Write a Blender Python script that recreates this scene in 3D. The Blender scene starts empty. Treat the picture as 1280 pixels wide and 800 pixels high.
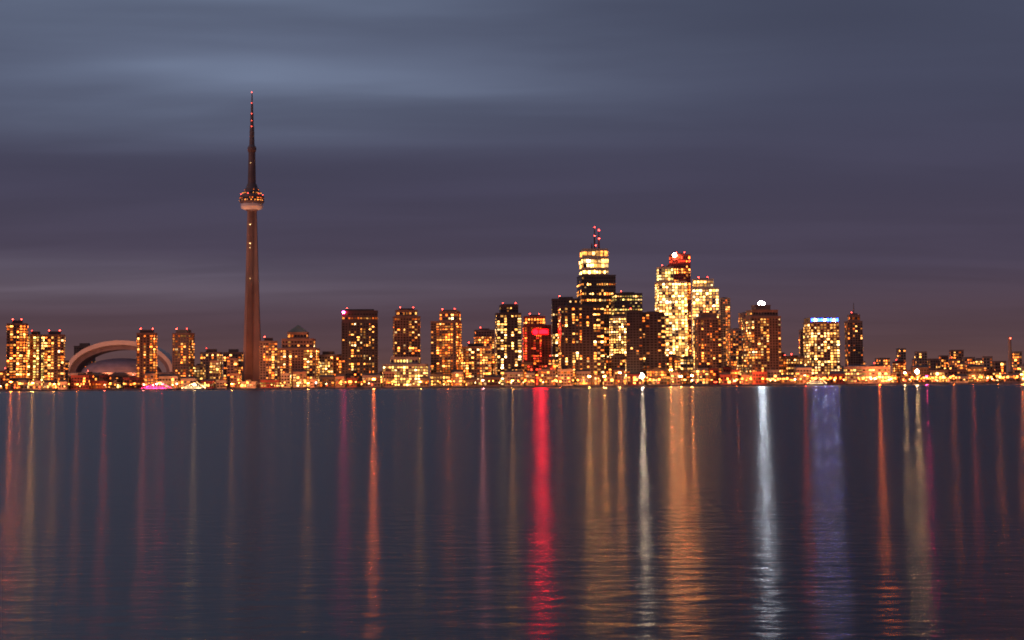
import bpy, math, random
from mathutils import Vector, Matrix
random.seed(11)
sc = bpy.context.scene
sc.view_settings.view_transform = 'Standard'
sc.view_settings.look = 'None'
sc.view_settings.exposure = 0

# ---------------------------------------------------------------- image-to-world helpers
# The skyline is laid out in image pixel coordinates: columns px and
# rows py are turned into metres at each building's own distance Y.
F = 1705.0
CH = 3.0
def H(px): return 487.3 - 9.5*px/1280
def X(px, Y): return (px-640)*Y/F
def Z(px, py, Y): return CH + (H(px)-py)*Y/F
def M(n, Y): return n*Y/F
GZ = 2.2      # ground level

# ---------------------------------------------------------------- materials
def facade(name, col, rough=0.7, var=0.25, scale=0.08, metallic=0.0):
    m = bpy.data.materials.new(name); m.use_nodes = True
    nt = m.node_tree; b = nt.nodes['Principled BSDF']
    tc = nt.nodes.new('ShaderNodeTexCoord')
    n = nt.nodes.new('ShaderNodeTexNoise'); n.inputs['Scale'].default_value = scale
    n.inputs['Detail'].default_value = 6
    nt.links.new(tc.outputs['Object'], n.inputs['Vector'])
    r = nt.nodes.new('ShaderNodeMapRange')
    r.inputs['From Min'].default_value = .3; r.inputs['From Max'].default_value = .7
    r.inputs['To Min'].default_value = 1-var; r.inputs['To Max'].default_value = 1+var
    nt.links.new(n.outputs['Fac'], r.inputs['Value'])
    mx = nt.nodes.new('ShaderNodeVectorMath'); mx.operation = 'SCALE'
    mx.inputs[0].default_value = col
    nt.links.new(r.outputs['Result'], mx.inputs['Scale'])
    nt.links.new(mx.outputs[0], b.inputs['Base Color'])
    b.inputs['Roughness'].default_value = rough
    b.inputs['Metallic'].default_value = metallic
    return m

_lit = {}
def lit(col, s, sample=False, vary=True):
    k = (col, round(s, 3), sample)
    if k in _lit: return _lit[k]
    m = bpy.data.materials.new('lit_glow'); m.use_nodes = True
    nt = m.node_tree; nt.nodes.clear()
    o = nt.nodes.new('ShaderNodeOutputMaterial'); e = nt.nodes.new('ShaderNodeEmission')
    e.inputs['Color'].default_value = (*col, 1); e.inputs['Strength'].default_value = s
    nt.links.new(e.outputs[0], o.inputs[0])
    if vary and not sample:
        tc = nt.nodes.new('ShaderNodeTexCoord'); n = nt.nodes.new('ShaderNodeTexNoise')
        n.inputs['Scale'].default_value = .12; n.inputs['Detail'].default_value = 4
        nt.links.new(tc.outputs['Object'], n.inputs['Vector'])
        r = nt.nodes.new('ShaderNodeMapRange')
        r.inputs['From Min'].default_value = .35; r.inputs['From Max'].default_value = .65
        r.inputs['To Min'].default_value = s*.3; r.inputs['To Max'].default_value = s*1.7
        nt.links.new(n.outputs['Fac'], r.inputs['Value'])
        nt.links.new(r.outputs['Result'], e.inputs['Strength'])
    try: m.cycles.emission_sampling = 'FRONT' if sample else 'NONE'
    except Exception: pass
    _lit[k] = m
    return m

AMBER=(1,.30,.05); YEL=(1,.44,.10); GOLD=(1,.38,.07); ORG=(1,.17,.02); CREAM=(1,.60,.24)
GREEN=(.85,.62,.14); RED=(1,.0004,.0010); MAG=(1,.03,.16); WHITE=(1,.86,.66); BLUE=(.36,.5,1.0); COOL=(.8,.88,1.0)

def pal(cols, s):
    s *= 1.6
    out = []
    for c, w in cols:
        out += [(lit(c, s*.22), w*.42), (lit(c, s*.9), w*.38), (lit(c, s*2.6), w*.20)]
    return out
P_WARM = [(AMBER,.4),(YEL,.28),(CREAM,.10),(ORG,.22)]
P_YEL  = [(YEL,.6),(CREAM,.22),(GOLD,.18)]
P_GRN  = [(GREEN,.5),(YEL,.4),(CREAM,.1)]
P_ORG  = [(ORG,.5),(AMBER,.4),(YEL,.1)]
P_RED  = [((1,.05,.02),.6),(ORG,.4)]
def pick(p):
    r = random.random()*sum(w for _, w in p)
    for m, w in p:
        r -= w
        if r <= 0: return m
    return p[-1][0]

C_BROWN = facade('brown_precast', (.24,.12,.085))
C_DARK  = facade('dark_cladding', (.075,.045,.040), .45)
C_TAN   = facade('tan_concrete', (.36,.21,.15))
C_GREY  = facade('grey_concrete', (.24,.18,.17))
C_RED   = facade('red_granite', (.30,.05,.04))
C_BLACK = facade('black_steel', (.03,.021,.021), .4)
C_PALE  = facade('pale_stone', (.46,.33,.24))
C_ROOF  = facade('roof_gravel', (.06,.05,.05), .9)
C_COPPER= facade('copper_roof', (.13,.15,.11), .6)
GLASS   = facade('unlit_glass', (.03,.02,.02), .18, .3)

# ---------------------------------------------------------------- mesh builder
class MB:
    def __init__(s): s.v=[]; s.f=[]; s.m=[]; s.mats=[]
    def mi(s, mat):
        for i, q in enumerate(s.mats):
            if q is mat: return i
        s.mats.append(mat); return len(s.mats)-1
    def face(s, pts, mat):
        b = len(s.v); s.v += [tuple(p) for p in pts]
        s.f.append(tuple(range(b, b+len(pts)))); s.m.append(s.mi(mat))
    def box(s, T, x0, x1, y0, y1, z0, z1, mat):
        cx, cy, a = T; c, n = math.cos(a), math.sin(a)
        b = len(s.v)
        for z in (z0, z1):
            for x, y in ((x0,y0),(x1,y0),(x1,y1),(x0,y1)):
                s.v.append((cx+x*c-y*n, cy+x*n+y*c, z))
        for q in ((0,3,2,1),(4,5,6,7),(0,1,5,4),(1,2,6,5),(2,3,7,6),(3,0,4,7)):
            s.f.append(tuple(b+i for i in q)); s.m.append(s.mi(mat))
    def ring(s, cx, cy, prof, n, mat, mats=None, cap=True):
        b = len(s.v)
        for r, z in prof:
            for i in range(n):
                a = 2*math.pi*i/n
                s.v.append((cx+r*math.cos(a), cy+r*math.sin(a), z))
        for k in range(len(prof)-1):
            mt = s.mi(mats[k] if mats else mat)
            for i in range(n):
                j = (i+1) % n
                s.f.append((b+k*n+i, b+k*n+j, b+(k+1)*n+j, b+(k+1)*n+i)); s.m.append(mt)
        if cap:
            s.f.append(tuple(b+i for i in reversed(range(n)))); s.m.append(s.mi(mat))
            e = b+(len(prof)-1)*n
            s.f.append(tuple(e+i for i in range(n))); s.m.append(s.mi(mat))
    def ball(s, cx, cy, cz, r, mat, n=8):
        prof = [(max(.01, r*math.sin(math.pi*k/6)), cz-r*math.cos(math.pi*k/6)) for k in range(7)]
        s.ring(cx, cy, prof, n, mat)
    def obj(s, name, loc=None):
        me = bpy.data.meshes.new(name)
        if loc:
            s.v = [(x-loc[0], y-loc[1], z-loc[2]) for x, y, z in s.v]
        me.from_pydata(s.v, [], s.f)
        for m in s.mats: me.materials.append(m)
        me.polygons.foreach_set('material_index', s.m)
        me.update()
        o = bpy.data.objects.new(name, me); sc.collection.objects.link(o)
        if loc: o.location = loc
        return o

def tr(T, x, y, z):
    cx, cy, a = T; c, n = math.cos(a), math.sin(a)
    return (cx+x*c-y*n, cy+x*n+y*c, z)

def windows(mb, T, w, d, z0, z1, p, mode, P, col, row, wf, hf, dim_side=1.0):
    rows = max(1, int((z1-z0)/row)); rh = (z1-z0)/rows
    rp = []
    for r in range(rows):
        if mode == 'rows': rp.append(.92 if random.random() < p else .12)
        elif mode == 'bright': rp.append(p)
        else: rp.append(min(1, p*random.uniform(.6,1.4)))
    e = .25
    for face in ('front','left','right'):
        L = w if face == 'front' else d
        cols = max(2, int(L/col)); cw = L/cols
        colf = [random.choice([0,.6,.9,1.1,1.4,1.5]) if mode == 'random' else 1 for _ in range(cols)]
        colw = [random.uniform(.7,1.35) if mode == 'random' else 1 for _ in range(cols)]
        fp = 1 if face == 'front' else dim_side
        for r in range(rows):
            for c in range(cols):
                on = random.random() < rp[r]*colf[c]*fp
                mat = pick(P) if on else GLASS
                ww = min(.93, wf*colw[c]*(random.uniform(.75,1.35) if on else 1)); hh = min(.86, hf*(random.uniform(.7,1.45) if on else 1))
                za = z0+rh*(r+.5-hh/2); zb = za+rh*hh
                a0 = -L/2+cw*(c+.5-ww/2); a1 = a0+cw*ww
                if face == 'front': q = ((a0,-d/2-e),(a1,-d/2-e))
                elif face == 'right': q = ((w/2+e,a0),(w/2+e,a1))
                else: q = ((-w/2-e,a1),(-w/2-e,a0))
                mb.face([tr(T,*q[0],za), tr(T,*q[1],za), tr(T,*q[1],zb), tr(T,*q[0],zb)], mat)
    return rows, rh

def seg(mb, px, wpx, top, Y, bot=None, rot=0, ratio=.75, body=None, p=.4, mode='random', s=2.0,
        cols=P_WARM, col=5.0, row=4.7, wf=.6, hf=.52, slabs=False, piers=False, cap=True, side=1.0, blank=0.0):
    body = body or C_BROWN
    a = math.radians(rot)
    W = M(wpx, Y); w = W/(abs(math.cos(a))+ratio*abs(math.sin(a))); d = w*ratio
    x = X(px, Y); z1 = Z(px, top, Y); z0 = GZ-.5 if bot is None else Z(px, bot, Y)
    T = (x, Y+d/2, a)
    mb.box(T, -w/2, w/2, -d/2, d/2, z0, z1, body)
    zz = z1-(z1-z0)*blank-2.0
    if p is not None:
        rows, rh = windows(mb, T, w, d, z0+2.5, zz, p, mode, pal(cols, s), col, row, wf, hf, side)
        if slabs:
            for r in range(rows+1):
                z = z0+2.5+rh*r
                mb.box(T, -w*.5-.9, w*.5+.9, -d/2-.9, -d/2+.02, z-.3, z+.3, body)
        if piers:
            n = max(2, int(w/11))
            for i in range(n+1):
                xx = -w/2+w*i/n
                mb.box(T, xx-.7, xx+.7, -d/2-.9, -d/2+.02, z0, z1+.4, body)
    if cap:
        mb.box(T, -w/2-.6, w/2+.6, -d/2-.6, d/2+.6, z1-.2, z1+1.3, body)
    return T, w, d, z1

def penthouse(mb, S, fw=.5, h=7, mat=None, reds=2, mast=0, glow=None):
    T, w, d, z1 = S
    mb.box(T, -w*fw/2, w*fw/2, -d*fw/2, d*fw/2, z1+1, z1+h, mat or C_DARK)
    rl = lit((1,.04,.025), 22)
    for i in range(reds):
        sx = -1 if i % 2 == 0 else 1
        p = tr(T, sx*w*fw*.45, -d*fw*.45, 0)
        mb.box((p[0],p[1],0), -.15,.15,-.15,.15, z1+h-.2, z1+h+1.2, C_DARK)
        mb.ball(p[0], p[1], z1+h+1.8, .95, rl)
    if mast:
        mb.ring(T[0], T[1], [(1.1,z1+h-.1),(.8,z1+h+mast*.5),(.4,z1+h+mast)], 6, C_DARK)

# ---------------------------------------------------------------- world / sky
w = bpy.data.worlds.new('World'); sc.world = w; w.use_nodes = True
nt = w.node_tree; nt.nodes.clear()
N = nt.nodes.new; Lk = nt.links.new
out = N('ShaderNodeOutputWorld'); bg = N('ShaderNodeBackground'); bg2 = N('ShaderNodeBackground'); add = N('ShaderNodeAddShader')
sky = N('ShaderNodeTexSky'); sky.sky_type = 'NISHITA'; sky.sun_disc = False
sky.sun_elevation = math.radians(-2.5); sky.sun_rotation = math.radians(-115)
bg2.inputs['Strength'].default_value = .05
Lk(sky.outputs[0], bg2.inputs['Color'])
tc = N('ShaderNodeTexCoord'); sep = N('ShaderNodeSeparateXYZ'); Lk(tc.outputs['Generated'], sep.inputs[0])
def math_(op, a, b=None, c=None):
    n = N('ShaderNodeMath'); n.operation = op
    for i, q in enumerate((a, b, c)):
        if q is None: continue
        if isinstance(q, (int, float)): n.inputs[i].default_value = q
        else: Lk(q, n.inputs[i])
    return n.outputs[0]
def mapr(v, a, b, c, d, smooth=True):
    n = N('ShaderNodeMapRange'); n.interpolation_type = 'SMOOTHSTEP' if smooth else 'LINEAR'
    Lk(v, n.inputs['Value'])
    for k, q in zip(('From Min','From Max','To Min','To Max'), (a,b,c,d)): n.inputs[k].default_value = q
    return n.outputs['Result']
x, y, z = sep.outputs[0], sep.outputs[1], sep.outputs[2]
zc = math_('MAXIMUM', z, 0.0)
ramp = N('ShaderNodeValToRGB'); cr = ramp.color_ramp
stops = [(0,(.150,.068,.055)),(.03,(.096,.054,.062)),(.085,(.066,.053,.087)),(.14,(.057,.053,.094)),
         (.20,(.053,.057,.101)),(.28,(.054,.063,.109)),(.5,(.05,.065,.12)),(1,(.045,.065,.12))]
cr.elements[0].position = 0; cr.elements[0].color = (*stops[0][1],1)
cr.elements[1].position = 1; cr.elements[1].color = (*stops[-1][1],1)
for p_, c_ in stops[1:-1]:
    e = cr.elements.new(p_); e.color = (*c_,1)
Lk(zc, ramp.inputs[0])
den = math_('ADD', zc, .085)
u = math_('MULTIPLY', math_('DIVIDE', x, den), .34)
v = math_('DIVIDE', y, den)
comb = N('ShaderNodeCombineXYZ'); Lk(u, comb.inputs[0]); Lk(v, comb.inputs[1]); Lk(math_('MULTIPLY', u, .2), comb.inputs[2])
def noise(scale, det, dist, off):
    mp = N('ShaderNodeMapping'); mp.inputs['Location'].default_value = off
    mp.inputs['Rotation'].default_value = (0,0,math.radians(4))
    Lk(comb.outputs[0], mp.inputs[0])
    n = N('ShaderNodeTexNoise'); n.inputs['Scale'].default_value = scale; n.inputs['Detail'].default_value = det
    n.inputs['Roughness'].default_value = .45; n.inputs['Distortion'].default_value = dist
    Lk(mp.outputs[0], n.inputs['Vector']); return n.outputs['Fac']
n1 = mapr(noise(1.1, 4, .3, (3.1,.6,0)), .35, .68, 0, 1)
n2 = mapr(noise(2.2, 4, .3, (1.3,7.7,2)), .3, .7, 0, 1)
west = mapr(x, -.40, .26, 1.0, 0.0)
high = mapr(zc, .15, .26, 0.0, 1.0)
A = math_('MULTIPLY', math_('MULTIPLY', math_('MULTIPLY_ADD', n1, .75, .25), high), math_('MULTIPLY_ADD', west, 1.0, .02))
A = math_('MULTIPLY', A, math_('MULTIPLY_ADD', n2, .7, .75))
b1 = mapr(zc, .048, .072, 0, 1); b2 = mapr(zc, .080, .102, 1, 0)
Bb = math_('MULTIPLY', math_('MULTIPLY', b1, b2), math_('MULTIPLY', math_('MULTIPLY_ADD', n2, .4, .7), math_('MULTIPLY_ADD', west, 1.0, .05)))
G = math_('MULTIPLY_ADD', n2, .13, .935)
def vscale(col, f):
    n = N('ShaderNodeVectorMath'); n.operation = 'SCALE'
    if isinstance(col, tuple): n.inputs[0].default_value = col
    else: Lk(col, n.inputs[0])
    Lk(f, n.inputs['Scale']); return n.outputs[0]
def vadd(a, b):
    n = N('ShaderNodeVectorMath'); n.operation = 'ADD'; Lk(a, n.inputs[0]); Lk(b, n.inputs[1]); return n.outputs[0]
tot = vadd(vscale(ramp.outputs[0], G), vadd(vscale((.19,.25,.35), A), vscale((.042,.038,.046), Bb)))
Lk(tot, bg.inputs['Color']); bg.inputs['Strength'].default_value = 1.0
Lk(bg.outputs[0], add.inputs[0]); Lk(bg2.outputs[0], add.inputs[1]); Lk(add.outputs[0], out.inputs[0])

sun = bpy.data.lights.new('sun','SUN'); sun.energy = .45; sun.angle = math.radians(12); sun.color = (1,.42,.26)
so = bpy.data.objects.new('sun', sun); sc.collection.objects.link(so)
so.rotation_euler = Vector((.7,.7,-.12)).to_track_quat('-Z','Y').to_euler()

# ---------------------------------------------------------------- water
def water():
    m = bpy.data.materials.new('lake_water'); m.use_nodes = True
    t = m.node_tree; b = t.nodes['Principled BSDF']
    b.inputs['Base Color'].default_value = (.002,.004,.009,1)
    b.inputs['Roughness'].default_value = .22
    b.inputs['IOR'].default_value = 1.30
    b.inputs['Anisotropic'].default_value = .8
    tg = t.nodes.new('ShaderNodeCombineXYZ'); tg.inputs[1].default_value = 1.0
    t.links.new(tg.outputs[0], b.inputs['Tangent'])
    tc = t.nodes.new('ShaderNodeTexCoord')
    def nz(sx, sy, scale, det):
        mp = t.nodes.new('ShaderNodeMapping'); mp.inputs['Scale'].default_value = (sx,sy,1)
        mp.inputs['Rotation'].default_value = (0,0,math.radians(4))
        t.links.new(tc.outputs['Object'], mp.inputs[0])
        n = t.nodes.new('ShaderNodeTexNoise'); n.inputs['Scale'].default_value = scale; n.inputs['Detail'].default_value = det
        t.links.new(mp.outputs[0], n.inputs['Vector']); return n.outputs['Fac']
    a = nz(.45,1,2.2,5); c = nz(.3,1,.2,3)
    ad = t.nodes.new('ShaderNodeMath'); ad.operation='MULTIPLY_ADD'; ad.inputs[1].default_value = 1.0
    t.links.new(c, ad.inputs[0]); t.links.new(a, ad.inputs[2])
    # ripples are strongest in the island shallows, the open harbour is smooth
    sp = t.nodes.new('ShaderNodeSeparateXYZ'); t.links.new(tc.outputs['Object'], sp.inputs[0])
    mr = t.nodes.new('ShaderNodeMapRange'); mr.inputs['From Min'].default_value=15; mr.inputs['From Max'].default_value=260
    mr.inputs['To Min'].default_value=1; mr.inputs['To Max'].default_value=.0
    t.links.new(sp.outputs[1], mr.inputs['Value'])
    bp = t.nodes.new('ShaderNodeBump'); bp.inputs['Distance'].default_value = .036
    t.links.new(mr.outputs[0], bp.inputs['Strength'])
    t.links.new(ad.outputs[0], bp.inputs['Height']); t.links.new(bp.outputs[0], b.inputs['Normal'])
    return m
mb = MB()
mb.face([(-30000,-6000,0),(30000,-6000,0),(30000,2320,0),(-30000,2320,0)], water())
mb.obj('lake_water')
mb = MB()
mb.face([(-30000,2304,GZ),(30000,2304,GZ),(30000,60000,GZ),(-30000,60000,GZ)], facade('city_ground',(.05,.045,.045),.95))
mb.obj('ground')
mb = MB()
T0 = (0,2300,0)
mb.box(T0,-30000,30000,0,4,-3,GZ+.5,C_GREY)
for i in range(-180,181):
    mb.box((i*12,2300,0),-.4,.4,-.6,0.02,-1,GZ+.2,C_BLACK)
mb.obj('harbour_wall')

# ---------------------------------------------------------------- communications tower
def cn():
    mb = MB(); Y = 2500; cx = X(311.5,Y); cy = Y+20
    conc = facade('tower_concrete',(.25,.145,.115),.8,.15,.03); up_m = facade('tower_mast',(.15,.085,.075),.6,.15,.1)
    levels = [(0,25,7),(12,22,6.6),(40,19,6.2),(90,16.6,5.8),(150,14.4,5.4),(220,12.2,5),(290,10.0,4.6),(332,8.8,4.4)]
    ringv = []
    for z, R, t in levels:
        pts = []
        for k in range(3):
            a = math.radians(90+25+120*k); d = Vector((math.cos(a),math.sin(a))); n = Vector((-d.y,d.x))
            pts.append(d*R - n*t*.55); pts.append(d*R + n*t*.55)
            a2 = a+math.radians(60); d2 = Vector((math.cos(a2),math.sin(a2)))
            pts.append(d2*(t*1.25))
        ringv.append([(cx+q.x, cy+q.y, z+GZ) for q in pts])
    for A_, B_ in zip(ringv, ringv[1:]):
        for i in range(9):
            j = (i+1)%9
            mb.face([A_[i],A_[j],B_[j],B_[i]], conc)
    mb.ring(cx, cy, [(34,GZ),(34,GZ+8),(27,GZ+12)], 24, C_GREY)
    dk = up_m; rad = facade('white_radome',(.7,.55,.48),.5); band = lit(ORG,2.4); band2 = lit(AMBER,3.4)
    prof = [(7.5,330),(12,333),(19,336),(20.5,339),(20.5,343),(18.5,345.5),(22.3,346.5),(22.8,349),(22.8,351),(22.3,353),(22.8,355),(22.6,358),(20.5,360.5),(17.5,362),(17.2,366),(13.5,368),(12.8,373),(10.5,375),(9,381),(6,382)]
    mats = [dk,rad,rad,rad,rad,dk,dk,GLASS,dk,GLASS,dk,dk,dk,GLASS,dk,dk,dk,dk,dk]
    mb.ring(cx, cy, prof, 36, dk, mats)
    for i in range(60):
        a = 2*math.pi*i/60
        for zz, r, pr, mt in ((349.3,22.95,.4,band2),(353.4,22.7,.45,band),(363,17.6,.4,band2),(369.5,13.6,.3,band)):
            if random.random() < pr:
                a2 = a+.06
                q = [(cx+r*math.cos(k), cy+r*math.sin(k)) for k in (a,a2)]
                mb.face([(*q[0],zz),(*q[1],zz),(*q[1],zz+1.5),(*q[0],zz+1.5)], mt)
    up = [(7.6,381),(7,410),(6.3,440),(7.2,442),(8.2,445),(8.2,450),(6,453),(5,455),(4.5,470),(4.1,488),(3.2,489),(3,512),(2.3,513),(2,532),(1.5,533),(1,553)]
    mb.ring(cx, cy, up, 12, dk)
    for zz, r in ((463,5),(478,4.8),(489,4.2),(500,3.5),(513,3.1),(523,2.6)):
        mb.ring(cx, cy, [(r,zz),(r,zz+1.2)], 10, C_GREY)
    rl = lit((1,.08,.05),6)
    for zz, r in ((553,1.1),(533,1.0),(513,1.1),(500,1.0),(489,1.2),(455,1.1)):
        mb.ball(cx, cy-r-2.4, zz, r*.85, rl)
    wl = lit(CREAM,5)
    for zz, s_ in ((270,.9),(262,.6),(305,.8),(205,.5),(420,.6)):
        rr = 10.5 if zz<340 else 7.8
        mb.ball(cx-1, cy-rr, zz, s_, wl)
    for a in range(0,360,60):
        mb.ball(cx+20*math.cos(math.radians(a+20)), cy+20*math.sin(math.radians(a+20)), 362, .9, rl)
    mb.box((cx,cy,math.radians(25)),-1.2,1.2,-8.2,-5,GZ,330,dk)
    mb.obj('observation_tower')
    return cx, cy
cnx, cny = cn()

def spot(name, loc, tgt, power, col, size=50, soft=1):
    l = bpy.data.lights.new(name,'SPOT'); l.energy = power; l.color = col; l.spot_size = math.radians(size); l.spot_blend = .6; l.shadow_soft_size = soft
    o = bpy.data.objects.new(name,l); sc.collection.objects.link(o); o.location = loc
    o.rotation_euler = (Vector(tgt)-Vector(loc)).to_track_quat('-Z','Y').to_euler(); return o
spot('floodlight', (cnx-60, cny-130, 6), (cnx, cny, 150), 2.4e5, (1,.32,.14), 80)  # fill spots added to stand in for city glow on the tower
spot('floodlight', (cnx+70, cny-130, 6), (cnx, cny, 240), 2.2e5, (1,.34,.16), 70)
spot('floodlight', (cnx+10, cny-60, 8), (cnx, cny, 345), 1.1e6, (1,.6,.45), 14)
spot('floodlight', (cnx-40, cny-120, 8), (cnx, cny, 430), 1.6e6, (1,.4,.25), 26)

# ---------------------------------------------------------------- domed stadium
def stadium():
    mb = MB(); Y = 2620; cx = X(149,Y+70); cy = Y+100
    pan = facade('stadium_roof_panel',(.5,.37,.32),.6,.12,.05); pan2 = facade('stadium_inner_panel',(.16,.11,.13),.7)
    def arch(a0, z0, h0, a1, h1, y0, y1, mat, n=32):
        O=[]; I=[]
        for i in range(n+1):
            t = math.pi*i/n
            O.append((-a0*math.cos(t), z0+h0*math.sin(t))); I.append((-a1*math.cos(t), z0+h1*math.sin(t)))
        for i in range(n):
            o1,o2,i1,i2 = O[i],O[i+1],I[i],I[i+1]
            mb.face([(cx+o1[0],y0,o1[1]),(cx+i1[0],y0,i1[1]),(cx+i2[0],y0,i2[1]),(cx+o2[0],y0,o2[1])], mat)
            mb.face([(cx+o1[0],y0,o1[1]),(cx+o2[0],y0,o2[1]),(cx+o2[0],y1,o2[1]),(cx+o1[0],y1,o1[1])], mat)
            mb.face([(cx+i1[0],y0,i1[1]),(cx+i1[0],y1,i1[1]),(cx+i2[0],y1,i2[1]),(cx+i2[0],y0,i2[1])], mat)
    z0 = 34
    arch(107, z0, 65, 99.5, 56, cy-30, cy+20, pan)
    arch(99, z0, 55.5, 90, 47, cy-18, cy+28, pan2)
    n=24; k=8
    def pt(i,j):
        t = math.pi*i/n; e_ = math.pi/2*j/k
        return (cx-79*math.cos(t)*math.cos(e_)*1.0, cy-10-70*math.sin(t)*math.cos(e_), z0+30*math.sin(e_))
    for i in range(n):
        for j in range(k):
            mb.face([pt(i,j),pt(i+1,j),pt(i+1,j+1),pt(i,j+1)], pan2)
    m2 = C_TAN
    mb.ring(cx, cy, [(106,GZ),(106,z0-6),(109,z0-6),(109,z0),(104,z0+1)], 48, m2)
    for i in range(96):
        a = 2*math.pi*i/96
        if math.sin(a) > .3: continue
        mb.box((cx,cy,a), 105.9,107.3,-.6,.6,GZ,z0-6,C_GREY)
        if random.random()<.6:
            a0=a+.012; a1=a+.05
            for zz in (8,20):
                q=[(cx+106.3*math.cos(v_),cy+106.3*math.sin(v_)) for v_ in (a0,a1)]
                mb.face([(*q[0],zz),(*q[1],zz),(*q[1],zz+4),(*q[0],zz+4)], lit(AMBER,3.2))
    mb.obj('domed_stadium')
    for dx in (-98,-50,0,50,98):
        spot('floodlight',(cx+dx, cy-125, 36),(cx+dx*.95, cy-30, 75), 1.0e5,(1,.38,.20),95)
stadium()

# ---------------------------------------------------------------- towers
def B(name, segs, ph=None, **phk):
    mb = MB(); S = None
    for a in segs:
        a = dict(a); S = seg(mb, **a)
    if ph: penthouse(mb, S, **ph)
    return mb, name, S
def done(t): t[0].obj(t[1])
D = dict
L = []
L.append(B('condominium_tower',[D(px=18,wpx=26,top=405,Y=2450,rot=12,body=C_BROWN,p=.75,s=2.4,cols=P_ORG,slabs=True)],D(reds=2)))
L.append(B('condominium_tower',[D(px=42,wpx=19,top=419,Y=2480,rot=-10,body=C_TAN,p=.75,s=2.0,cols=P_GRN,slabs=True)],D(reds=1)))
L.append(B('condominium_tower',[D(px=65,wpx=27,top=419,Y=2420,rot=14,body=C_BROWN,p=.7,s=2.0,slabs=True),],D(fw=.6,reds=2)))
L.append(B('office_block',[D(px=103,wpx=22,top=433,Y=2900,body=C_DARK,p=.15)],D(reds=0)))
L.append(B('condominium_tower',[D(px=181,wpx=26,top=417,Y=2440,rot=10,body=C_BROWN,p=.8,s=1.6,cols=P_ORG,slabs=True)],D(fw=.7,reds=2)))
L.append(B('condominium_tower',[D(px=227,wpx=25,top=417,Y=2450,rot=-12,body=C_BROWN,p=.5,s=1.2,slabs=True)],D(fw=.7,reds=2)))
L.append(B('apartment_block',[D(px=262,wpx=24,top=441,Y=2560,body=C_TAN,p=.55,s=1.5)],D(reds=1)))
L.append(B('office_block',[D(px=290,wpx=22,top=441,Y=2620,body=C_BROWN,p=.6,s=2.0,mode='rows')],D(reds=0)))
L.append(B('apartment_block',[D(px=334,wpx=24,top=427,Y=2480,rot=10,body=C_TAN,p=.65,s=1.8,cols=P_ORG)],D(reds=1)))
t = B('stepped_apartment_tower',[D(px=370,wpx=48,top=436,Y=2430,body=C_BROWN,p=.55,s=1.6,slabs=True),D(px=371,wpx=38,top=424,bot=436,Y=2436,body=C_BROWN,p=.45,s=1.5),D(px=371,wpx=24,top=416,bot=424,Y=2444,body=C_BROWN,p=.4,s=1.5)])
S=t[2]; T,w_,d_,z1=S
c=[tr(T,a*w_/2,b*d_/2,z1+1.3) for a,b in((-1,-1),(1,-1),(1,1),(-1,1))]; ap=tr(T,0,0,z1+15)
for i in range(4): t[0].face([c[i],c[(i+1)%4],ap],C_COPPER)
L.append(t)
L.append(B('office_block',[D(px=409,wpx=28,top=444,Y=2500,body=C_PALE,p=.8,s=1.7,cols=P_YEL,mode='rows')],D(reds=0)))
t = B('office_tower',[D(px=448,wpx=47,top=402,Y=2450,rot=5,body=C_DARK,p=.36,s=1.6,piers=True,cap=False),D(px=448,wpx=47,top=389,bot=402,Y=2450,rot=5,body=C_DARK,p=.7,mode='rows',s=.8,cols=P_ORG,row=6,hf=.35,cap=True)],D(fw=.8,h=4,reds=1))
T,w_,d_,z1=t[2]; q=tr(T,-w_/2+3,-d_/2-1,0); t[0].ball(q[0],q[1],z1-2,2.2,lit(MAG,170,True))
L.append(t)
L.append(B('terraced_apartments',[D(px=505,wpx=54,top=456,Y=2380,body=C_GREY,p=.72,s=1.8,cols=P_GRN,mode='bright',slabs=True),D(px=505,wpx=34,top=447,bot=456,Y=2390,body=C_GREY,p=.7,s=1.6,cols=P_GRN)]))
L.append(B('condominium_tower',[D(px=507,wpx=36,top=396,Y=2450,rot=9,body=C_BROWN,p=.5,s=1.4,slabs=True),D(px=507,wpx=29,top=388,bot=396,Y=2456,rot=9,body=C_BROWN,p=.4,s=1.2)],D(fw=.7,h=4,reds=3)))
L.append(B('condominium_tower',[D(px=557,wpx=38,top=402,Y=2440,rot=-14,body=C_BROWN,p=.6,s=1.3,cols=P_ORG,slabs=True),D(px=562,wpx=26,top=390,bot=402,Y=2446,rot=-14,body=C_BROWN,p=.4,s=1.3)],D(fw=.8,h=4,reds=3)))
L.append(B('office_block',[D(px=594,wpx=38,top=434,Y=2470,body=C_TAN,p=.75,s=2.1,cols=P_WARM)],D(reds=1)))
L.append(B('office_tower',[D(px=605,wpx=26,top=413,Y=2620,rot=8,body=C_TAN,p=.6,mode='rows',s=1.7,cols=P_ORG)],D(reds=1,h=4)))
L.append(B('condominium_tower',[D(px=635,wpx=33,top=392,Y=2420,rot=6,body=C_DARK,p=.5,s=2.0,cols=P_YEL,col=6),D(px=636,wpx=24,top=382,bot=392,Y=2425,rot=6,body=C_DARK,p=.2,s=1.5)],D(fw=.8,h=3,reds=3)))
t = B('hotel_tower',[D(px=671,wpx=35,top=407,Y=2520,rot=4,body=C_RED,p=.8,s=1.6,cols=P_RED,piers=True),D(px=668,wpx=27,top=396,bot=407,Y=2526,rot=4,body=C_RED,p=.6,s=1.8,cols=P_ORG)],D(reds=2,h=4))
L.append(t)
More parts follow.
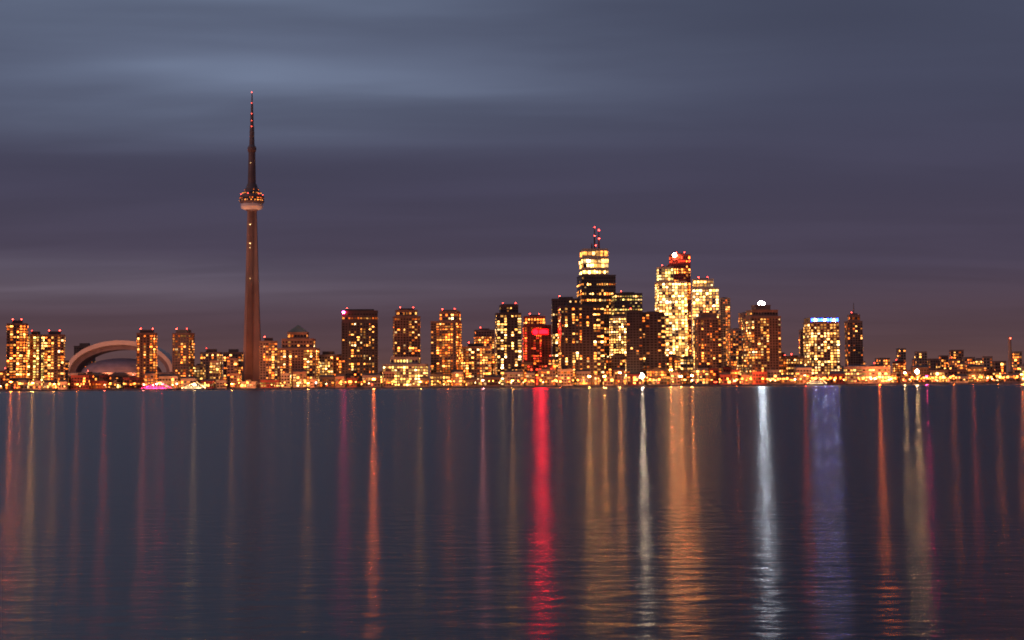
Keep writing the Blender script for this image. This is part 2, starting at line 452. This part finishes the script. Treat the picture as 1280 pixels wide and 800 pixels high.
# red illuminated roof sign: rounded emblem beside a long panel
mb=MB(); Y=2500; xx=X(676,Y); zs=Z(676,415,Y)
mb.box((xx,Y,0),-16,15,0,2,zs-6,zs+6,C_RED)
RS=lit(RED,110,True)
circ=[(xx-10+5.2*math.cos(math.pi*k/8),Y-.3,zs+5.2*math.sin(math.pi*k/8)) for k in range(16)]
mb.face(circ,RS)
mb.box((xx,Y,0),-3.5,13,-.7,.01,zs-3.4,zs+3.4,RS)
mb.box((xx,Y,0),0,9,-.7,.01,zs+3.45,zs+4.6,RS)
for a in (-9,9): mb.box((xx+a,Y,0),-.6,.6,.5,1.9,GZ,zs-6,C_DARK)
mb.obj('illuminated_sign')
spot('sign_light',(xx,Y-6,zs),(xx,0,-120),2.0e5,(1,.012,.03),60,4)
mb=MB()
mb.box((xx,Y-30,0),-26,26,0,20,GZ,Z(676,456,Y),C_RED)
T=(xx,Y-20,0)
windows(mb,T,52,20,GZ+2,Z(676,456,Y)-1,.6,'random',pal(P_RED,2.2),5,4.6,.6,.55)
mb.obj('office_block')
L.append(B('apartment_tower',[D(px=708,wpx=35,top=374,Y=2500,body=C_DARK,p=.3,s=1.4,cols=P_YEL,mode='rows')],D(h=5,reds=1)))
L.append(B('apartment_tower',[D(px=727,wpx=56,top=383,Y=2400,rot=3,body=C_DARK,p=.36,s=2.0,col=6,cols=P_WARM)],D(fw=.7,h=5,reds=0)))
t = B('bank_skyscraper',[D(px=747,wpx=47,top=344,Y=2800,rot=6,ratio=.9,body=C_DARK,p=.5,mode='rows',s=2.0,cols=P_WARM,row=6.5),
     D(px=744,wpx=35,top=336,bot=344,Y=2806,rot=6,ratio=.9,body=C_PALE,p=.95,mode='bright',s=3.0,cols=P_YEL,row=6,wf=.8,hf=.7),
     D(px=744,wpx=35,top=322,bot=336,Y=2806,rot=6,ratio=.9,body=C_PALE,p=.97,mode='bright',s=3.6,cols=P_YEL,row=9,col=7,wf=.85,hf=.75),
     D(px=744,wpx=34,top=311,bot=322,Y=2806,rot=6,ratio=.9,body=C_PALE,p=.95,mode='bright',s=2.2,cols=[(AMBER,.7),(YEL,.3)],row=8,col=8,wf=.85,hf=.6)])
T,w_,d_,z1=t[2]; mbx=t[0]
for dx,h_ in ((2,48),(11,40),(-4,14)):
    q=tr(T,dx,0,0); mbx.ring(q[0],q[1],[(2.0,z1),(1.5,z1+h_*.6),(.8,z1+h_)],6,C_DARK)
rl=lit((1,.04,.03),22)
for dx,hz,r in ((11,42,2.1),(2,30,1.2),(11,24,2.0),(4,10,1.4),(2,48,1.2)):
    q=tr(T,dx,-2.5,0); mbx.ball(q[0],q[1],z1+hz,r*.9,rl)
L.append(t)
L.append(B('bank_tower',[D(px=785,wpx=37,top=367,Y=2720,rot=4,body=C_DARK,p=.6,mode='rows',s=1.2,cols=P_GRN,row=6.5,hf=.35)],D(h=4,reds=1)))
L.append(B('office_tower',[D(px=773,wpx=20,top=396,Y=2560,body=C_TAN,p=.8,mode='bright',s=2.4,cols=P_YEL)],D(h=4,reds=0)))
L.append(B('condominium_tower',[D(px=793,wpx=19,top=389,Y=2410,body=C_DARK,p=.1,s=1.2)],D(h=3,reds=1)))
L.append(B('condominium_tower',[D(px=817,wpx=29,top=391,Y=2420,body=C_DARK,p=.3,s=1.6,col=6)],D(h=3,reds=0)))
L.append(B('bank_skyscraper',[D(px=841,wpx=38,top=352,Y=2740,rot=5,body=C_PALE,p=.88,mode='bright',s=2.8,cols=P_YEL,row=6,col=6,wf=.68,hf=.64),
     D(px=833,wpx=20,top=334,bot=352,Y=2744,rot=5,body=C_PALE,p=.88,mode='bright',s=2.6,cols=P_GRN,row=6,col=6,wf=.68,hf=.6)],D(h=3,reds=1)))
t = B('bank_skyscraper',[D(px=851,wpx=27,top=330,Y=2830,rot=8,body=C_RED,p=.6,mode='rows',s=2.4,cols=P_ORG,row=6),D(px=852,wpx=25,top=318,bot=330,Y=2834,rot=8,body=C_RED,p=.8,mode='rows',s=1.1,cols=P_RED,row=7)],D(h=4,reds=3))
T,w_,d_,z1=t[2]; q=tr(T,-w_*.4,-d_/2-2,0); t[0].ball(q[0],q[1],z1-1,4.2,lit((1,.42,.2),130,True)); t[0].box((q[0],q[1]+2.5,0),-1,1,-1,3,z1-6,z1,C_DARK)
L.append(t)
L.append(B('bank_skyscraper',[D(px=884,wpx=35,top=360,Y=2700,rot=-6,body=C_PALE,p=.86,mode='bright',s=2.6,cols=P_YEL,row=6,col=6,wf=.66,hf=.62),D(px=881,wpx=27,top=349,bot=360,Y=2705,rot=-6,body=C_PALE,p=.9,mode='bright',s=2.4,cols=P_YEL,row=6,col=6,wf=.66)],D(h=3,reds=2)))
L.append(B('office_tower',[D(px=907,wpx=12,top=373,Y=2900,body=C_PALE,p=.5,s=1.2,cols=P_ORG,piers=True)],D(h=3,reds=0)))
L.append(B('condominium_tower',[D(px=886,wpx=31,top=398,Y=2420,rot=5,body=C_BROWN,p=.3,s=1.2,cols=P_ORG,slabs=True),D(px=886,wpx=22,top=392,bot=398,Y=2425,rot=5,body=C_BROWN,p=None)],D(h=3,reds=1)))
L.append(B('apartment_block',[D(px=922,wpx=24,top=412,Y=2600,rot=8,body=C_TAN,p=.55,s=1.3,cols=P_ORG)],D(h=3,reds=0)))
L.append(B('apartment_block',[D(px=933,wpx=15,top=392,Y=2680,body=C_BROWN,p=.6,s=1.3,cols=P_ORG)],D(h=3,reds=0)))
t = B('hotel_tower',[D(px=955,wpx=44,top=396,Y=2430,rot=10,ratio=.9,body=C_BROWN,p=.55,s=1.4,cols=P_WARM,slabs=True),D(px=955,wpx=37,top=388,bot=396,Y=2436,rot=10,body=C_BROWN,p=.5,s=1.2),D(px=953,wpx=22,top=382,bot=388,Y=2446,rot=10,body=C_BROWN,p=None)])
T,w_,d_,z1=t[2]
t[0].box(T,-6,6,-4,4,z1+1,z1+2.5,C_DARK)
for a,r_ in ((-4.8,1.9),(0,3.2),(4.8,1.9)):
    q=tr(T,a,-4,0); t[0].ball(q[0],q[1],z1+2.5+r_,r_,lit(COOL,190,True))
q=tr(T,0,-8,0); spot('roof_floodlight',(q[0],q[1],z1+5),(q[0],0,-120),1.1e5,COOL,60,4)
L.append(t)
L.append(B('apartment_block',[D(px=987,wpx=24,top=447,Y=2520,body=C_TAN,p=.7,s=2,cols=P_ORG)],D(h=3,reds=1)))
L.append(B('office_block',[D(px=1006,wpx=11,top=413,Y=2600,body=C_TAN,p=.65,s=1.6,cols=P_ORG)],D(h=3,reds=0)))
t = B('office_tower',[D(px=1030,wpx=40,top=403,Y=2460,rot=6,body=C_BROWN,p=.75,mode='bright',s=1.7,cols=P_YEL,col=5.6,row=5,wf=.6,hf=.55)])
T,w_,d_,z1=t[2]
t[0].box(T,-w_/2+1,w_/2-1,-d_/2+1,d_/2-1,z1+1,z1+9,C_DARK)
for i in range(9):
    a=-w_/2+4+(w_-8)*i/8
    if i%3==1: t[0].box(T,a-1.5,a+1.5,-d_/2-.2,-d_/2+1.02,z1+2.6,z1+5.4,lit((.55,.65,1),260,True))
    else: t[0].box(T,a-2.0,a+2.0,-d_/2-.2,-d_/2+1.02,z1+2,z1+7,lit((.012,.045,1),36,True))
L.append(t)
t = B('art_deco_tower',[D(px=1069,wpx=19,top=402,Y=2700,body=C_BROWN,p=.3,s=.9,cols=P_ORG),D(px=1069,wpx=13,top=394,bot=402,Y=2704,body=C_BROWN,p=.3,s=.8)],D(fw=.6,h=4,reds=1,mast=22))
L.append(t)
for t in L: done(t)

def B2(name, *segs, **k):
    mb=MB()
    for a in segs: seg(mb, **a)
    mb.obj(name)
B2('ferry_terminal',D(px=1085,wpx=54,top=459,Y=2360,ratio=.3,body=C_TAN,p=.8,mode='bright',s=1.4,cols=P_GRN,row=6,wf=.7,hf=.4))
B2('waterfront_warehouse',D(px=1175,wpx=70,top=463,Y=2420,ratio=.3,body=C_BROWN,p=.5,mode='rows',s=2.0,cols=P_ORG))
for px_,w__,tp,Yd in ((1197,17,438,3200),(1127,10,436,3300),(1152,14,440,3100),(1235,12,446,3000),(1168,16,449,3000),(1212,14,447,2900),(1104,16,448,3100),(1250,14,452,2800),(1272,10,440,2900),(1180,10,445,3300)):
    B2('apartment_tower',D(px=px_,wpx=w__,top=tp,Y=Yd,body=random.choice([C_TAN,C_BROWN]),p=.55,s=1.4,cols=P_ORG,row=6,rot=random.uniform(-10,10)))
mb=MB(); Y=2500
cx_,r0=X(1262,Y),3.2
mb.ring(cx_,Y,[(4.2,GZ),(3.2,Z(1262,445,Y)),(2.6,Z(1262,424,Y)),(3.0,Z(1262,423.5,Y)),(3.0,Z(1262,421,Y))],16,C_TAN)
mb.box((cx_,Y,0),-14,14,-8,8,GZ,GZ+16,C_BROWN)
mb.ball(cx_,Y-4,Z(1262,423,Y),1.3,lit((1,.1,.05),10))
mb.obj('smokestack')

# low-rise waterfront and the city behind
bodies=[C_BROWN,C_TAN,C_GREY,C_PALE,C_RED,C_DARK]
px=2
while px<1280:
    wp=random.uniform(9,26)
    mb=MB(); top=H(px)-random.uniform(7,20); Y=random.uniform(2345,2400)
    md=random.choice(['rows','random','bright'])
    S=seg(mb,px=px+wp/2,wpx=wp*.94,top=top,Y=Y,ratio=random.uniform(.4,.8),rot=random.uniform(-6,6),body=random.choice(bodies),p=random.uniform(.4,.75),mode=md,
        s=random.choice([.5,.8,1.2,1.8,2.6]),cols=random.choice([P_WARM,P_YEL,P_ORG,P_ORG,P_WARM,P_GRN]),col=4.6,row=4.4,wf=.65,hf=.55)
    T,w_,d_,z1=S
    if random.random()<.5:
        mb.box(T,-w_*.2,w_*.15,-d_*.2,d_*.2,z1+1,z1+random.uniform(3,6),C_DARK)
    else:
        a,b,c2,d2=[tr(T,p_*w_/2,q_*d_/2,z1+1.35) for p_,q_ in((-1,-1),(1,-1),(1,1),(-1,1))]
        e1,e2=tr(T,-w_/2,0,z1+5),tr(T,w_/2,0,z1+5)
        for f_ in ([a,b,e2,e1],[c2,d2,e1,e2],[d2,a,e1],[b,c2,e2]): mb.face(f_,C_ROOF)
    mb.obj('waterfront_building')
    px+=wp+random.uniform(0,5)
px=0
while px<1285:
    wp=random.uniform(8,20); mb=MB()
    far = px>1040
    hgt=random.uniform(18,42) if not far else random.uniform(16,32)
    if 80<px<215: hgt=random.uniform(12,20)
    S=seg(mb,px=px+wp/2,wpx=wp,top=H(px)-hgt,Y=random.uniform(2480,2560) if not far else random.uniform(2600,3400),ratio=.7,rot=random.uniform(-14,14),body=random.choice(bodies),
        p=random.uniform(.4,.75),s=random.uniform(.6,2.0),cols=random.choice([P_WARM,P_ORG,P_ORG,P_YEL]),mode=random.choice(['random','rows']))
    penthouse(mb,S,h=4,reds=random.choice([0,0,1]))
    mb.obj('mid_rise_building')
    px+=wp+random.uniform(-3,12)

# ---------------------------------------------------------------- street lamps
def lamp_mesh(col,s,r,h,sample):
    mb=MB()
    mb.ring(0,0,[(.25,0),(.16,h)],6,C_DARK)
    mb.box((0,0,0),-.1,.1,-2.2,0,h-.2,h+.05,C_DARK)
    mb.box((0,0,0),-r*.7,r*.7,-2.2-r,-2.2+r,h,h+.35,C_DARK)
    mb.ball(0,-2.2,h-r,r,lit(col,s,sample))
    me=bpy.data.meshes.new('street_lamp'); me.from_pydata(mb.v,[],mb.f)
    for m in mb.mats: me.materials.append(m)
    me.polygons.foreach_set('material_index',mb.m); return me
kinds=[lamp_mesh(c,s,r,h,False) for c,s,r,h in ((ORG,16,1.1,9),(AMBER,24,1.2,11),(CREAM,20,1.0,8),(ORG,60,1.7,12),(YEL,12,1.0,7),((1,.06,.02),24,1.0,6),(WHITE,34,1.2,10))]
wts=[6,5,2,4,2,1.5,1]
for i in range(330):
    px=random.uniform(0,1280)
    if i>230: px=random.uniform(960,1280)
    Y=random.uniform(2308,2330) if random.random()<.7 else random.uniform(2345,2480)
    o=bpy.data.objects.new('street_lamp',random.choices(kinds,wts)[0]); sc.collection.objects.link(o)
    o.location=(X(px,Y),Y,GZ); o.rotation_euler=(0,0,random.uniform(-1,1))
# added fill spots stand in for sodium street glow on the facades
for i in range(16):
    px=40+i*80+random.uniform(-20,20); x_=X(px,2318)
    spot('facade_fill_light',(x_,2318,12),(x_,2400,40),random.uniform(.6,1.7)*1.3e5,(1,.32,.10),150)

def flood(px,hm,Y,col,s,r):
    Y=2306
    mb=MB(); x_=X(px,Y)
    mb.ring(x_,Y,[(.5,GZ),(.3,GZ+hm)],8,C_DARK)
    mb.box((x_,Y,0),-r*1.1,r*1.1,.0,.5,GZ+hm-r*.2,GZ+hm+r*.2,C_DARK)
    for a in (-.55,.55):
        mb.ball(x_+a*r,Y-r*.6,GZ+hm,r*.52,lit(col,40+s,False))
    if r>2.7:
        mb.ball(x_,Y-r*.6,GZ+hm+r*.8,r*.5,lit(col,40+s,False)); mb.ball(x_,Y-r*.6,GZ+hm-r*.8,r*.5,lit(col,40+s,False))
    o=mb.obj('floodlight_mast',(x_,Y,GZ))
    sp=spot('lamp_beam',(0,-r*1.6,hm),(0,-2306,-hm-10),1600*s,col,75,min(r*1.2,2.6))
    sp.parent=o
for a in [(14,14,2330,ORG,85,1.9),(25,11,2330,ORG,40,1.9),(41,12,2330,GOLD,75,1.9),(68,10,2330,GOLD,22,1.6),(97,9,2325,ORG,26,1.4),(131,8,2325,(1,.06,.03),40,1.4),(243,7,2312,CREAM,26,2.2),
          (467,14,2325,(1,.16,.02),190,2.2),(603,11,2330,(1,.3,.28),50,1.7),(640,10,2330,GOLD,50,1.7),(802,16,2325,(1,.75,.5),150,3.4),
          (774,22,2330,(1,.33,.07),90,2.2),(755,16,2330,GOLD,110,2.0),(736,16,2330,GOLD,100,2.0),(838,26,2335,(1,.24,.04),130,2.4),(850,15,2335,(1,.24,.04),170,2.4),(864,16,2335,(1,.28,.05),130,2.2),
          (1005,15,2330,(1,.06,.03),36,1.8),(1098,12,2325,ORG,130,2),(1130,18,2325,CREAM,45,2),(1145,20,2325,CREAM,75,3.2),(1157,12,2325,MAG,60,1.8),
          (1190,12,2330,ORG,35,1.8),(1215,12,2330,(1,.1,.03),35,1.8),(1245,12,2330,ORG,40,1.8),(1276,14,2330,ORG,130,2.2),(560,10,2330,ORG,25,1.6),(525,9,2330,GOLD,30,1.6),
          (180,8,2325,(1,.14,.1),36,1.6),(203,8,2325,(1,.05,.05),40,1.6),(290,8,2325,GOLD,16,1.6),(385,8,2325,GOLD,22,1.6),(700,8,2325,ORG,20,1.6),(920,9,2325,ORG,25,1.6)]:
    flood(*a)

# ---------------------------------------------------------------- boats
def boat(px,Y,L_,col,s):
    mb=MB(); x_=X(px,Y); T=(x_,Y,0); hull=facade('boat_hull',(.6,.58,.56),.4)
    n=10; top=[];bot=[]
    for i in range(n+1):
        t=i/n; b=(.5*L_*.22)*(1-abs(2*t-1)**4) + .1; xx_=-L_/2+L_*t
        top.append((xx_,b)); bot.append((xx_*.92,b*.7))
    for sgn in (-1,1):
        for i in range(n):
            p_=[tr(T,bot[i][0],sgn*bot[i][1],-.3),tr(T,bot[i+1][0],sgn*bot[i+1][1],-.3),tr(T,top[i+1][0],sgn*top[i+1][1],2.4),tr(T,top[i][0],sgn*top[i][1],2.4)]
            mb.face(p_ if sgn<0 else p_[::-1],hull)
    mb.face([tr(T,a,-b,2.35) for a,b in top]+[tr(T,a,b,2.35) for a,b in reversed(top)],hull)
    wd=L_*.08
    mb.box(T,-L_*.36,L_*.3,-wd,wd,2.4,5.2,hull); mb.box(T,-L_*.3,L_*.2,-wd*.85,wd*.85,5.2,7.6,hull)
    mb.box(T,L_*.08,L_*.16,-wd*.5,wd*.5,7.6,9.6,hull)
    for k in range(14):
        a=-L_*.34+L_*.62*k/14
        mb.box(T,a,a+L_*.028,-wd-.1,-wd+.02,3.2,4.5,lit(col,s))
        if k%2 and a<L_*.16: mb.box(T,a,a+L_*.028,-wd*.85-.1,-wd*.85+.02,6,7,lit(col,s))
    mb.ring(*tr(T,L_*.1,0,0)[:2],[(.2,9.5),(.1,14)],6,C_DARK)
    for k in range(9):
        f_=k/8
        for e_ in (-.45,.42):
            q=tr(T,L_*(.1+(e_-.1)*f_),-wd,0); mb.ball(q[0],q[1],13.5-9.5*f_,.55,lit(col,s*2,False),6)
    mb.obj('tour_boat')
boat(197,2278,56,(1,.02,.12),14)
boat(243,2285,44,CREAM,7)
boat(1020,2285,36,CREAM,3)

# ---------------------------------------------------------------- waterfront trees
leaf=facade('dark_foliage',(.05,.055,.025),.9,.5,.3); bark=facade('bark',(.06,.045,.035),.95)
mb=MB()
for i in range(90):
    px=random.uniform(0,1280); Y=random.uniform(2314,2340); x_=X(px,Y); h_=random.uniform(6,12)
    mb.ring(x_,Y,[(.35,GZ),(.2,GZ+h_*.6)],5,bark)
    cl=[(x_+random.gauss(0,h_*.2),Y+random.gauss(0,h_*.2),GZ+h_*random.uniform(.4,.95),h_*random.uniform(.12,.22)) for _ in range(8)]
    for c_ in cl:
        mb.face([(x_-.1,Y,GZ+h_*.4),(x_+.1,Y,GZ+h_*.4),(c_[0],c_[1],c_[2])],bark)
        for k in range(22):
            d_=Vector((random.gauss(0,1),random.gauss(0,1),random.gauss(0,1))).normalized()*c_[3]*random.uniform(.5,1.1)
            p_=Vector(c_[:3])+d_; s_=.35
            mb.face([p_+Vector((random.uniform(-s_,s_),random.uniform(-s_,s_),random.uniform(-s_,s_)))*1.6 for _ in range(3)],leaf)
mb.obj('waterfront_trees')

# ---------------------------------------------------------------- camera
cam=bpy.data.cameras.new('camera'); cam.sensor_width=36; cam.lens=36*F/1280; cam.clip_start=.1; cam.clip_end=100000
cam.dof.use_dof=True; cam.dof.focus_distance=21; cam.dof.aperture_fstop=2.8
co=bpy.data.objects.new('camera',cam); sc.collection.objects.link(co); sc.camera=co
co.location=(0,0,CH)
pitch=math.atan((H(640)-400)/F); roll=-9.5/1280
co.matrix_world = Matrix.Translation((0,0,CH)) @ Matrix.Rotation(math.pi/2+pitch,4,'X') @ Matrix.Rotation(roll,4,'Z')
